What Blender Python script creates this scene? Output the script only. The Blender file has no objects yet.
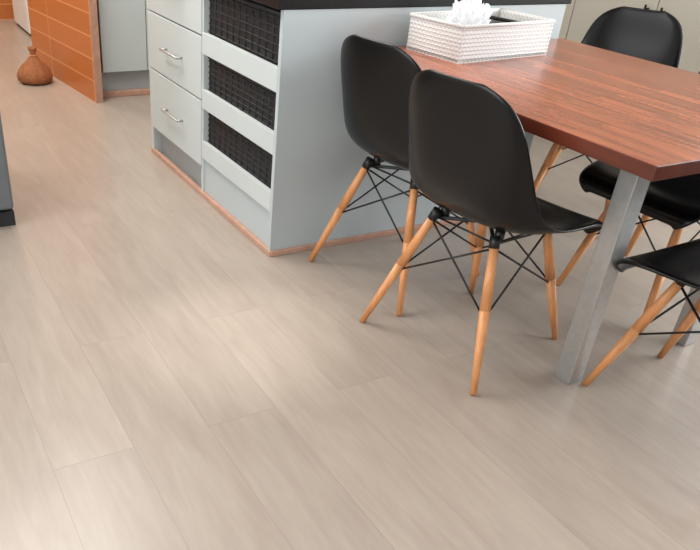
import bpy, bmesh, math, random
from mathutils import Matrix, Vector
random.seed(3)
S=bpy.context.scene
S.view_settings.view_transform='Standard'
S.view_settings.look='None'
S.view_settings.exposure=0.0

# ---------------- materials ----------------
def mat(name,col,rough=.5,metal=0,noise=0,nscale=20,bump=0,spec=None):
    m=bpy.data.materials.new(name);m.use_nodes=True
    nt=m.node_tree;b=nt.nodes['Principled BSDF']
    b.inputs['Base Color'].default_value=(*col,1);b.inputs['Roughness'].default_value=rough;b.inputs['Metallic'].default_value=metal
    if spec is not None:b.inputs['Specular IOR Level'].default_value=spec
    tc=nt.nodes.new('ShaderNodeTexCoord')
    n=nt.nodes.new('ShaderNodeTexNoise');n.inputs['Scale'].default_value=nscale;n.inputs['Detail'].default_value=4
    nt.links.new(tc.outputs['Object'],n.inputs['Vector'])
    r=nt.nodes.new('ShaderNodeValToRGB')
    r.color_ramp.elements[0].color=(*[c*(1-noise) for c in col],1);r.color_ramp.elements[1].color=(*[min(1,c*(1+noise)) for c in col],1)
    r.color_ramp.elements[0].position=.3;r.color_ramp.elements[1].position=.7
    nt.links.new(n.outputs['Fac'],r.inputs['Fac']);nt.links.new(r.outputs['Color'],b.inputs['Base Color'])
    if bump:
        bp=nt.nodes.new('ShaderNodeBump');bp.inputs['Strength'].default_value=bump;bp.inputs['Distance'].default_value=.002
        nt.links.new(n.outputs['Fac'],bp.inputs['Height']);nt.links.new(bp.outputs['Normal'],b.inputs['Normal'])
    return m
def wood(name,c1,c2,scale=(60,60,3),rough=.4,planks=None,coat=0,big=None,lo=.32,hi=.68,bigmix=.5):
    m=bpy.data.materials.new(name);m.use_nodes=True;nt=m.node_tree;N=nt.nodes;L=nt.links;b=N['Principled BSDF']
    tc=N.new('ShaderNodeTexCoord');vec=tc.outputs['Object'];bk=None
    if planks:
        w,l,var,mort,mcol=planks
        mp2=N.new('ShaderNodeMapping');mp2.inputs['Rotation'].default_value=(0,0,math.pi/2)
        L.new(tc.outputs['Object'],mp2.inputs['Vector'])
        def brick(ca,cb,cm):
            bk=N.new('ShaderNodeTexBrick');bk.inputs['Scale'].default_value=1
            bk.inputs['Brick Width'].default_value=l;bk.inputs['Row Height'].default_value=w
            bk.inputs['Mortar Size'].default_value=mort;bk.inputs['Mortar Smooth'].default_value=.3;bk.offset=.37;bk.inputs['Bias'].default_value=0
            bk.inputs['Color1'].default_value=ca;bk.inputs['Color2'].default_value=cb;bk.inputs['Mortar'].default_value=cm
            L.new(mp2.outputs['Vector'],bk.inputs['Vector']);return bk
        bk=brick((1-var,1-var,1-var,1),(1+var,1+var*.95,1+var*.9,1),(*mcol,1))
        bo=brick((0,0,0,1),(9,37,0,1),(0,0,0,1))
        va=N.new('ShaderNodeVectorMath');va.operation='ADD';L.new(vec,va.inputs[0]);L.new(bo.outputs['Color'],va.inputs[1]);vec=va.outputs[0]
    mp=N.new('ShaderNodeMapping');mp.inputs['Scale'].default_value=scale
    L.new(vec,mp.inputs['Vector'])
    n=N.new('ShaderNodeTexNoise');n.inputs['Scale'].default_value=1;n.inputs['Detail'].default_value=7;n.inputs['Roughness'].default_value=.6;n.inputs['Distortion'].default_value=.7
    L.new(mp.outputs['Vector'],n.inputs['Vector'])
    fac=n.outputs['Fac']
    if big:
        mpb=N.new('ShaderNodeMapping');mpb.inputs['Scale'].default_value=big;L.new(vec,mpb.inputs['Vector'])
        n2=N.new('ShaderNodeTexNoise');n2.inputs['Scale'].default_value=1;n2.inputs['Detail'].default_value=3;n2.inputs['Distortion'].default_value=1.8
        L.new(mpb.outputs['Vector'],n2.inputs['Vector'])
        mm=N.new('ShaderNodeMix');mm.data_type='FLOAT';mm.inputs[0].default_value=bigmix
        L.new(fac,mm.inputs[2]);L.new(n2.outputs['Fac'],mm.inputs[3]);fac=mm.outputs[0]
    r=N.new('ShaderNodeValToRGB');r.color_ramp.elements[0].color=(*c1,1);r.color_ramp.elements[1].color=(*c2,1)
    r.color_ramp.elements[0].position=lo;r.color_ramp.elements[1].position=hi
    L.new(fac,r.inputs['Fac'])
    out=r.outputs['Color']
    if planks:
        mx=N.new('ShaderNodeMix');mx.data_type='RGBA';mx.blend_type='MULTIPLY';mx.inputs[0].default_value=1
        L.new(out,mx.inputs[6]);L.new(bk.outputs['Color'],mx.inputs[7]);out=mx.outputs[2]
    L.new(out,b.inputs['Base Color']);b.inputs['Roughness'].default_value=rough
    b.inputs['Coat Weight'].default_value=coat;b.inputs['Coat Roughness'].default_value=.25
    return m
M_floor=wood('floor_planks',(.345,.284,.236),(.432,.366,.312),(48,5,1),.30,(.20,1.35,.045,.0011,(.82,.79,.77)),big=(8,1.6,1),bigmix=.5,lo=.30,hi=.70)
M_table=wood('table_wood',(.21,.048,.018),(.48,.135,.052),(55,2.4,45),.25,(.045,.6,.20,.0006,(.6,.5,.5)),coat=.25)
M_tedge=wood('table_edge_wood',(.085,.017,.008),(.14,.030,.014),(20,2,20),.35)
M_leg=wood('beech',(.64,.27,.095),(.78,.36,.15),(60,60,4),.4)
M_black=mat('black_plastic',(.0035,.0035,.004),.27,noise=.1,spec=.36)
M_wire=mat('black_wire',(.008,.008,.008),.4,noise=.1)
M_steel=mat('brushed_steel',(.44,.435,.42),.45,.65,.06,60)
M_cab=mat('cabinet_white',(.54,.59,.59),.45,noise=.015,nscale=5)
M_panel=mat('panel_grey',(.46,.515,.53),.5,noise=.015,nscale=4)
M_dark=mat('recess_dark',(.02,.02,.022),.7,noise=.1)
M_kick=mat('kick_grey',(.40,.42,.43),.6,noise=.03)
M_trim=mat('skirting_pink_wood',(.50,.29,.21),.5,noise=.12,nscale=30)
M_counter=mat('black_counter',(.006,.006,.007),.35,noise=.2,nscale=200,spec=.3)
M_wall=mat('wall_paint',(.72,.70,.66),.8,noise=.02,nscale=3)
M_ceil=mat('ceiling_paint',(.8,.8,.78),.9,noise=.01,nscale=3)
M_cream=mat('cupboard_cream',(.60,.57,.49),.5,noise=.02,nscale=3)
M_grey=mat('appliance_grey',(.16,.18,.19),.4,.3,.03)
M_white=mat('appliance_white',(.75,.77,.78),.35,noise=.01)
M_bag=mat('bag_hessian',(.30,.11,.04),.85,noise=.2,nscale=40,bump=.3)
M_tissue=mat('tissue',(.85,.86,.88),.9,noise=.02)

def tilemat(name,c1,c2,mort,w,h,sz):
    m=bpy.data.materials.new(name);m.use_nodes=True;nt=m.node_tree;N=nt.nodes;L=nt.links;b=N['Principled BSDF']
    tc=N.new('ShaderNodeTexCoord');sp=N.new('ShaderNodeSeparateXYZ');cb=N.new('ShaderNodeCombineXYZ')
    L.new(tc.outputs['Object'],sp.inputs[0])
    ad=N.new('ShaderNodeMath');ad.operation='ADD';L.new(sp.outputs['X'],ad.inputs[0]);L.new(sp.outputs['Y'],ad.inputs[1])
    L.new(ad.outputs[0],cb.inputs['X']);L.new(sp.outputs['Z'],cb.inputs['Y'])
    bk=N.new('ShaderNodeTexBrick');bk.offset=0;bk.inputs['Scale'].default_value=1
    bk.inputs['Brick Width'].default_value=w;bk.inputs['Row Height'].default_value=h;bk.inputs['Mortar Size'].default_value=sz
    bk.inputs['Color1'].default_value=(*c1,1);bk.inputs['Color2'].default_value=(*c2,1);bk.inputs['Mortar'].default_value=(*mort,1)
    L.new(cb.outputs[0],bk.inputs['Vector']);L.new(bk.outputs['Color'],b.inputs['Base Color']);b.inputs['Roughness'].default_value=.35
    return m
M_orange=tilemat('orange_panelling',(.50,.155,.038),(.55,.175,.048),(.72,.33,.14),.70,.125,.004)
def weavemat(name,ca,cb_,scale):
    m=bpy.data.materials.new(name);m.use_nodes=True;nt=m.node_tree;N=nt.nodes;L=nt.links;b=N['Principled BSDF']
    tc=N.new('ShaderNodeTexCoord');ck=N.new('ShaderNodeTexChecker');ck.inputs['Scale'].default_value=scale
    L.new(tc.outputs['Object'],ck.inputs['Vector']);ck.inputs['Color1'].default_value=(*ca,1);ck.inputs['Color2'].default_value=(*cb_,1)
    L.new(ck.outputs['Color'],b.inputs['Base Color'])
    bp=N.new('ShaderNodeBump');bp.inputs['Strength'].default_value=.4;bp.inputs['Distance'].default_value=.002
    L.new(ck.outputs['Fac'],bp.inputs['Height']);L.new(bp.outputs['Normal'],b.inputs['Normal']);b.inputs['Roughness'].default_value=.6
    return m
M_wblack=weavemat('black_weave',(.005,.005,.006),(.013,.013,.015),95)
M_wwhite=weavemat('white_weave',(.76,.76,.75),(.66,.65,.63),110)

# ---------------- geometry helpers ----------------
def link(o,parent=None):
    S.collection.objects.link(o)
    if parent: o.parent=parent
    return o
def empty(name,loc=(0,0,0),rz=0):
    e=bpy.data.objects.new(name,None);e.location=loc;e.rotation_euler=(0,0,rz);e.empty_display_size=.1
    S.collection.objects.link(e);return e
def box(name,lo,hi,m,parent=None,bev=0.0):
    me=bpy.data.meshes.new(name);bm=bmesh.new()
    bmesh.ops.create_cube(bm,size=1)
    lo=Vector(lo);hi=Vector(hi)
    for v in bm.verts: v.co=Vector([lo[i]+(v.co[i]+.5)*(hi[i]-lo[i]) for i in range(3)])
    if bev: bmesh.ops.bevel(bm,geom=bm.edges[:],offset=bev,segments=2,affect='EDGES',profile=.5)
    bm.to_mesh(me);bm.free();me.materials.append(m)
    return link(bpy.data.objects.new(name,me),parent)
def rods(name,segs,m,parent=None,n=12):
    me=bpy.data.meshes.new(name);bm=bmesh.new()
    for p,q,r0,r1 in segs:
        p=Vector(p);q=Vector(q);d=q-p
        rot=Vector((0,0,1)).rotation_difference(d).to_matrix().to_4x4()
        mt=Matrix.Translation((p+q)/2)@rot
        bmesh.ops.create_cone(bm,cap_ends=True,segments=n,radius1=r0,radius2=r1,depth=d.length,matrix=mt)
    for f in bm.faces: f.smooth=len(f.verts)==4
    bm.to_mesh(me);bm.free();me.materials.append(m)
    return link(bpy.data.objects.new(name,me),parent)
def lathe(name,prof,m,parent=None,n=32,loc=(0,0,0)):
    me=bpy.data.meshes.new(name);vs=[];fs=[]
    for r,z in prof:
        for k in range(n):
            a=2*math.pi*k/n;vs.append((r*math.cos(a),r*math.sin(a),z))
    for i in range(len(prof)-1):
        for k in range(n): fs.append((i*n+k,i*n+(k+1)%n,(i+1)*n+(k+1)%n,(i+1)*n+k))
    me.from_pydata(vs,[],fs);me.materials.append(m)
    for p in me.polygons:p.use_smooth=True
    o=link(bpy.data.objects.new(name,me),parent);o.location=loc;return o

# ---------------- room ----------------
X0,X1,Y0,Y1=-1.5,4.3,-2.4,7.3
H=2.6
box('floor',(X0-.1,Y0-.1,-.06),(X1+.1,Y1+.1,0),M_floor)
box('ceiling',(X0-.1,Y0-.1,H),(X1+.1,Y1+.1,H+.06),M_ceil)
e=empty('wall_left')
ly0,ly1=-.8,2.5
box('wall_left_below',(X0-.1,Y0,0),(X0,Y1,.5),M_wall,e)
box('wall_left_above',(X0-.1,Y0,2.25),(X0,Y1,H),M_wall,e)
box('wall_left_near',(X0-.1,Y0,.5),(X0,ly0,2.25),M_wall,e)
box('wall_left_far',(X0-.1,ly1,.5),(X0,Y1,2.25),M_wall,e)
e=empty('left_fill_window')  # made-up window, added as an opening for the left fill light
for k in range(4):
    y=ly0+(ly1-ly0-.05)*k/3
    box('mullion_%d'%k,(X0-.07,y,.5),(X0-.02,y+.05,2.25),M_white,e)
box('wall_back',(X0,Y1,0),(X1,Y1+.1,H),M_orange)
e=empty('wall_right')
wy0,wy1,wz0,wz1=-1.2,1.9,.85,2.25
box('wall_right_below',(X1,Y0,0),(X1+.1,Y1,wz0),M_wall,e)
box('wall_right_above',(X1,Y0,wz1),(X1+.1,Y1,H),M_wall,e)
box('wall_right_near',(X1,Y0,wz0),(X1+.1,wy0,wz1),M_wall,e)
box('wall_right_far',(X1,wy1,wz0),(X1+.1,Y1,wz1),M_wall,e)
e=empty('window_1')
for k in range(4):
    y=wy0+(wy1-wy0-.05)*k/3
    box('mullion_%d'%k,(X1+.02,y,wz0),(X1+.07,y+.05,wz1),M_white,e)
box('sill',(X1-.05,wy0,wz0-.03),(X1+.1,wy1,wz0),M_white,e)
box('head',(X1+.02,wy0,wz1-.05),(X1+.07,wy1,wz1),M_white,e)
e=empty('wall_front')
wx0,wx1=-.6,3.2
box('wall_front_below',(X0,Y0-.1,0),(X1,Y0,.6),M_wall,e)
box('wall_front_above',(X0,Y0-.1,2.25),(X1,Y0,H),M_wall,e)
box('wall_front_l',(X0,Y0-.1,.6),(wx0,Y0,2.25),M_wall,e)
box('wall_front_r',(wx1,Y0-.1,.6),(X1,Y0,2.25),M_wall,e)
e=empty('window_2')
for k in range(4):
    x=wx0+(wx1-wx0-.05)*k/3
    box('mullion_%d'%k,(x,Y0-.07,.6),(x+.05,Y0-.02,2.25),M_white,e)
box('wall_kitchen',(1.27,5.12,0),(X1,5.22,H),M_wall)

e=empty('panelled_partition',(1.215,4.42,0),math.radians(6.9))
box('panelling',(-.012,0,0.0),(.028,1.08,2.1),M_orange,e,.002)
box('edge_strip',(-.014,-.006,0),(.030,0,2.1),M_trim,e)

# ---------------- far cabinets ----------------
e=empty('kitchen_base_cabinet')
cy=4.50
box('carcass',(1.28,cy+.02,.15),(3.6,5.10,.86),M_kick,e)
box('toe_kick',(1.28,cy+.05,0.0),(3.6,cy+.07,.15),M_kick,e)
for i,(a,b) in enumerate(((1.28,1.56),(1.565,2.02),(2.025,2.48),(2.485,2.94),(2.945,3.4))):
    box('cabinet_door_%d'%i,(a,cy,.155),(b,cy+.02,.86),M_cab,e,.002)
box('worktop',(1.27,cy-.03,.86),(3.6,5.11,.90),M_counter,e,.003)
box('kick_trim',(1.26,cy+.02,0),(3.6,cy+.05,.035),M_trim,e,.004)

# ---------------- tall cream cupboards on right ----------------
e=empty('tall_cupboard')
fx=3.80
box('carcass',(fx+.02,2.2,.0),(X1-.005,4.4,2.3),M_cream,e)
for i in range(4):
    y=2.2+i*.55
    box('cupboard_door_%d'%i,(fx,y+.003,.08),(fx+.02,y+.547,2.29),M_cream,e,.003)
    yy=y+(.05 if i%2 else .50)
    rods('handle_%d'%i,[((fx-.03,yy,.55),(fx-.03,yy,.75),.006,.006),((fx-.03,yy,.57),(fx,yy,.57),.005,.005),((fx-.03,yy,.73),(fx,yy,.73),.005,.005)],M_black,e)

# ---------------- kitchen island ----------------
ix,iy,iL,IW,iz=1.214,2.182,1.289,1.256,.862
e=empty('kitchen_island')
yb=iy+.655
T=.02
box('end_panel',(ix,iy,.0),(ix+IW,iy+T,iz),M_panel,e,.0015)
box('far_panel',(ix+.02,iy+iL-T,0),(ix+IW,iy+iL,iz),M_panel,e)
box('far_side_panel',(ix+IW-T,iy+T,0),(ix+IW,iy+iL-T,iz),M_panel,e)
box('divider',(ix+.004,yb-.01,.0),(ix+.55,yb+.01,iz),M_cab,e)
box('bay_back',(ix+.50,iy+T,.0),(ix+.52,iy+iL-T,iz),M_kick,e)
box('bay_floor',(ix+.02,iy+T,.13),(ix+.5,yb-.01,.15),M_cab,e)
for i,(a,b) in enumerate(((.601,.681),(.385,.462),(.172,.247))):
    box('rail_%d'%i,(ix,iy+T,a),(ix+.018,yb,b),M_cab,e,.0015)
    box('runner_%d'%i,(ix+.018,iy+T,a+.005),(ix+.45,iy+T+.012,a+.03),M_cab,e)
box('lower_panel',(ix+.012,iy+T,.0),(ix+.03,yb,.165),M_panel,e)
for i,(a,b) in enumerate(((.135,.412),(.418,.664),(.670,.856))):
    box('drawer_front_%d'%i,(ix-.002,yb+.004,a),(ix+.018,iy+iL,b),M_cab,e,.002)
    zc=(a+b)/2+(.05 if i==2 else 0); y0=yb+.20;y1=y0+.20
    r=.005
    rods('drawer_handle_%d'%i,[((ix-.03,y0,zc),(ix-.03,y1,zc),r,r),((ix-.03,y0+.01,zc),(ix,y0+.01,zc),r,r),((ix-.03,y1-.01,zc),(ix,y1-.01,zc),r,r)],M_steel,e)
box('drawer_toe',(ix+.04,yb+.01,0),(ix+.06,iy+iL-T,.135),M_kick,e)
box('drawer_foot',(ix,iy+iL-.03,0),(ix+.04,iy+iL,.135),M_cab,e)
box('countertop',(ix-.02,iy-.004,iz),(ix+IW+.02,iy+iL+.02,iz+.04),M_counter,e,.003)
box('trim_side',(ix-.006,iy-.008,0),(ix+.012,iy+iL,.022),M_trim,e,.003)
box('trim_end',(ix,iy-.012,0),(ix+IW,iy,.022),M_trim,e,.003)
def basket_mesh(name,lo,hi,m,t=.012,parent=None,rim=.007):
    x0,y0,z0=lo;x1,y1,z1=hi
    box(name+'_base',(x0,y0,z0),(x1,y1,z0+t),m,parent)
    box(name+'_side_a',(x0,y0,z0),(x0+t,y1,z1),m,parent,.002)
    box(name+'_side_b',(x1-t,y0,z0),(x1,y1,z1),m,parent,.002)
    box(name+'_side_c',(x0+t,y0,z0),(x1-t,y0+t,z1),m,parent,.002)
    box(name+'_side_d',(x0+t,y1-t,z0),(x1-t,y1,z1),m,parent,.002)
    if rim:
        r=rim
        rods(name+'_rim',[((x0,y0,z1),(x1,y0,z1),r,r),((x1,y0,z1),(x1,y1,z1),r,r),((x1,y1,z1),(x0,y1,z1),r,r),((x0,y1,z1),(x0,y0,z1),r,r)],m,parent)
for i,(a,b) in enumerate(((.645,.840),(.425,.590),(.210,.378))):
    basket_mesh('basket_%d'%i,(ix+.024,iy+T+.016,a),(ix+.45,yb-.02,b),M_wblack,.01,e)
    segs=[]
    for k in range(7):
        z=a+.015+(b-a-.03)*k/6
        segs.append(((ix+.024,iy+T+.016,z),(ix+.024,yb-.02,z),.0035,.0035))
    for k in range(12):
        y=iy+T+.03+(yb-iy-T-.06)*k/11
        segs.append(((ix+.023,y,a),(ix+.023,y,b),.003,.003))
    rods('basket_%d_weave'%i,segs,M_wblack,e,8)

# ---------------- dining table ----------------
tx0,tx1,ty0,ty1,tz=1.457,2.470,.937,iy-.014,.74
e=empty('dining_table')
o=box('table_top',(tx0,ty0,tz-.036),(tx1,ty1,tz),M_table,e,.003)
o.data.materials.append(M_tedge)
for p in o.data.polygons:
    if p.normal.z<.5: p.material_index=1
LW=.028
for i,(x,y) in enumerate(((1.668,1.122),(2.20,1.122))):
    box('table_leg_%d'%i,(x-LW,y-LW,0),(x+LW,y+LW,tz-.036),M_steel,e,.003)
box('cross_rail',(1.70,1.105,tz-.08),(2.17,1.14,tz-.037),M_steel,e,.002)
for i,x in enumerate((1.668,2.20)):
    box('long_rail_%d'%i,(x-.02,1.152,tz-.08),(x+.02,ty1,tz-.037),M_steel,e,.002)

# ---------------- chairs ----------------
rows=[(.250,.372,.165,.00),(.252,.396,.200,.003),(.238,.420,.222,.006),(.170,.433,.235,.014),(.08,.430,.240,.026),(-.02,.425,.240,.042),(-.10,.428,.237,.062),(-.165,.452,.232,.080),(-.205,.50,.225,.084),(-.225,.57,.215,.073),(-.240,.65,.205,.055),(-.255,.72,.193,.040),(-.268,.775,.172,.028),(-.276,.812,.135,.015),(-.279,.832,.08,.006)]
nv=17
vs=[];fs=[]
for i,(x,z,w,c) in enumerate(rows):
    a=rows[max(0,i-1)];b=rows[min(len(rows)-1,i+1)]
    t=Vector((b[0]-a[0],b[1]-a[1])).normalized();n=(t.y,-t.x)
    for k in range(nv):
        s=-1+2*k/(nv-1)
        l=c*abs(s)**2.4
        zz=z+n[1]*l
        if i<6: zz-=.012*max(0,(abs(s)-.86)/.14)
        vs.append((x+n[0]*l,w*math.sin(s*math.pi/2*.86)/math.sin(math.pi/2*.86),zz))
for i in range(len(rows)-1):
    for k in range(nv-1):
        fs.append((i*nv+k,i*nv+k+1,(i+1)*nv+k+1,(i+1)*nv+k))
shell_me=bpy.data.meshes.new('chair_shell');shell_me.from_pydata(vs,[],fs);shell_me.materials.append(M_black)
for p in shell_me.polygons:p.use_smooth=True
def chair(x,y,rz):
    e=empty('dining_chair',(x,y,0),rz)
    o=link(bpy.data.objects.new('shell_seat',shell_me),e)
    md=o.modifiers.new('t','SOLIDIFY');md.thickness=.010;md.offset=0
    md=o.modifiers.new('s','SUBSURF');md.levels=2;md.render_levels=2
    zt=.405
    tops=[];feet=[]
    k=0
    for sx,sy in ((1,1),(1,-1),(-1,-1),(-1,1)):
        p=Vector((.115 if sx>0 else -.12,sy*.11,zt))
        q=Vector((.238,sy*.176,.003)) if sx>0 else Vector((-.235,sy*.235,.003))
        tops.append(p);feet.append(q)
        d=q-p
        rods('leg_%d'%k,[(p,p+d*.45,.0125,.0155),(p+d*.45,q,.0155,.0095)],M_leg,e,16);k+=1
    W=.0032;segs=[]
    at=lambda i,f: tops[i]+(feet[i]-tops[i])*f
    for i in range(4):
        j=(i+1)%4
        segs.append((at(i,.05),at(j,.50),W,W));segs.append((at(j,.05),at(i,.50),W,W))
        segs.append((at(i,.02),at(j,.02),W,W))
    for i in range(4):
        segs.append((at(i,.05),at(i,-.03),.0150,.0150))
    segs.append((at(0,.03),at(2,.03),.006,.006));segs.append((at(1,.03),at(3,.03),.006,.006))
    rods('wire_base',segs,M_wire,e,8)
    for i,(a,b) in enumerate(((.1,.1),(.1,-.1),(-.09,.1),(-.09,-.1))):
        lathe('mount_%d'%i,[(0,0),(.014,0),(.014,.032),(0,.032)],M_wire,e,12,(a,b,.394))
    return e
chair(1.540,1.440,.15)
chair(1.606,1.889,.155)
chair(2.350,1.412,math.pi+.05)
chair(2.735,2.08,math.pi+.5)
chair(1.872,.842,math.pi/2+.03)

# ---------------- tray on the table ----------------
e=empty('woven_storage_tray',(1.905,2.022,tz),math.radians(6))
hx,hy,hz=.222,.122,.110
basket_mesh('tray',(-hx,-hy,0),(hx,hy,hz),M_wwhite,.010,e,.006)
segs=[]
for k in range(8):
    z=.012+.0125*k
    for p,q in (((-hx,-hy),(hx,-hy)),((-hx,hy),(-hx,-hy)),((hx,-hy),(hx,hy)),((hx,hy),(-hx,hy))):
        segs.append(((*p,z),(*q,z),.0018,.0018))
rods('tray_weave',segs,M_wwhite,e,8)
me=bpy.data.meshes.new('tissue');bm=bmesh.new();bmesh.ops.create_icosphere(bm,subdivisions=4,radius=1)
from mathutils import noise as NS
for v in bm.verts:
    d=v.co.copy();k=1+.45*NS.noise(d*2.3)+.25*NS.noise(d*6)
    v.co=Vector((d.x*.07*k,d.y*.05*k,.02+(d.z*.065+.06)*k))
bm.to_mesh(me);bm.free();me.materials.append(M_tissue)
o=link(bpy.data.objects.new('tissue',me),e);o.location=(-.07,0,.02)
box('tissue_box',(-.17,-.09,.011),(.02,.09,.07),M_tissue,e,.004)
box('black_pouch',(.04,-.08,.011),(.19,.09,.085),M_black,e,.012)
rods('cable',[((.02,-.10,.03),(.06,.07,.105),.006,.006),((.06,.07,.105),(.17,-.04,.09),.006,.006)],M_wire,e)

# ---------------- other things ----------------
e=empty('refrigerator')
box('fridge_body',(-.28,2.80,.06),(.405,3.45,1.75),M_grey,e,.012)
box('fridge_door',(-.28,2.76,.08),(.403,2.795,1.75),M_grey,e,.01)
box('fridge_base',(-.26,2.79,.0),(.405,3.44,.06),M_dark,e,.004)
rods('fridge_handle',[((-.22,2.72,.8),(-.22,2.72,1.4),.01,.01),((-.22,2.72,.83),(-.22,2.76,.83),.008,.008),((-.22,2.72,1.37),(-.22,2.76,1.37),.008,.008)],M_steel,e)
e=empty('washing_machine')
box('body',(1.25,6.46,.02),(1.85,7.05,.86),M_white,e,.015)
lathe('door_ring',[(.12,0),(.17,0),(.175,.02),(.15,.035),(.12,.03)],M_grey,e,32,(1.55,6.46,.45)).rotation_euler=(math.pi/2,0,0)
box('plinth',(1.27,6.48,0),(1.83,7.03,.03),M_dark,e)
e=empty('drawstring_bag',(.975,5.0,0));e.scale=(.84,.84,.80)
bag=lathe('bag_body',[(.001,.0),(.09,.0),(.125,.02),(.13,.06),(.115,.10),(.085,.14),(.05,.175),(.026,.205),(.020,.225),(.03,.255),(.034,.27),(.02,.262),(.001,.23)],M_bag,e,40)
for v in bag.data.vertices:
    a=math.atan2(v.co.y,v.co.x);k=1+.035*math.sin(9*a)+.04*NS.noise(v.co*18)
    v.co.x*=k;v.co.y*=k
rods('tie',[((.027*math.cos(a),.027*math.sin(a),.212),(.027*math.cos(a+.8),.027*math.sin(a+.8),.212),.004,.004) for a in [i*.785 for i in range(8)]],M_leg,e,8)

# ---------------- light ----------------
def area(name,loc,target,sx,sy,power,col):
    l=bpy.data.lights.new(name,'AREA');l.shape='RECTANGLE';l.size=sx;l.size_y=sy;l.energy=power;l.color=col
    o=bpy.data.objects.new(name,l);S.collection.objects.link(o);o.location=loc
    o.rotation_euler=(Vector(target)-Vector(loc)).to_track_quat('-Z','Y').to_euler();return o
area('window_light_right',(X1+.15,.35,1.55),(1.0,1.6,.3),2.6,1.2,120,(.95,.98,1))
area('left_fill_light',(X0-.15,1.2,1.4),(.4,2.4,0),2.6,1.5,54,(.97,.99,1))  # fill added behind the made-up left window to brighten that side
area('window_light_front',(1.3,Y0-.15,1.5),(1.3,2.0,.6),3.7,1.6,8,(.97,.98,1))
area('ceiling_fill_dining',(1.6,1.4,2.57),(1.6,1.4,0),.8,.6,8,(1,.95,.9))  # unseen ceiling fill, added for soft ambient over the dining area
area('ceiling_fill_kitchen',(.3,3.3,2.57),(.3,3.3,0),1.3,1.7,82,(1,.96,.90))  # ceiling fill added to lift the kitchen-side floor, no fixture behind it
area('ceiling_fill_laundry',(.3,6.2,2.57),(.3,6.2,0),1.0,1.0,44,(1,.90,.76))  # added ceiling fill for the far passage, no fixture behind it
e=empty('floor_patch_spot_mount',(.62,1.95,H))  # made-up ceiling fixture, added to carry the floor patch spot
lathe('patch_spot_bezel',[(.035,-.001),(.055,-.001),(.055,-.012),(.035,-.012),(.035,-.001)],M_white,e,32)
l=bpy.data.lights.new('floor_patch_spot','SPOT');l.energy=135;l.spot_size=math.radians(19);l.spot_blend=1.0;l.shadow_soft_size=.05;l.color=(1,.97,.92)  # spot added to put a soft bright patch on the floor
o=link(bpy.data.objects.new('floor_patch_spot',l),e);o.location=(0,0,-.03);o.rotation_euler=(Vector((.85,1.72,0))-Vector((.62,1.95,H))).to_track_quat('-Z','Y').to_euler()
w=bpy.data.worlds.new('World');S.world=w;w.use_nodes=True
w.node_tree.nodes['Background'].inputs[0].default_value=(.85,.92,1,1);w.node_tree.nodes['Background'].inputs[1].default_value=.8

# ---------------- camera ----------------
def rot(a,b,c):
    return (Matrix.Rotation(a,3,'Z')@Matrix.Rotation(b,3,'X')@Matrix.Rotation(c,3,'Z'))
cd=bpy.data.cameras.new('Camera');cam=bpy.data.objects.new('Camera',cd);S.collection.objects.link(cam)
cam.matrix_world=Matrix.Translation((0,0,1.217))@rot(-.523,1.007,.067).to_4x4()
cd.sensor_width=36;cd.lens=727.2/700*36
cd.shift_x=76/700;cd.shift_y=62/700;cd.clip_start=.02
S.camera=cam
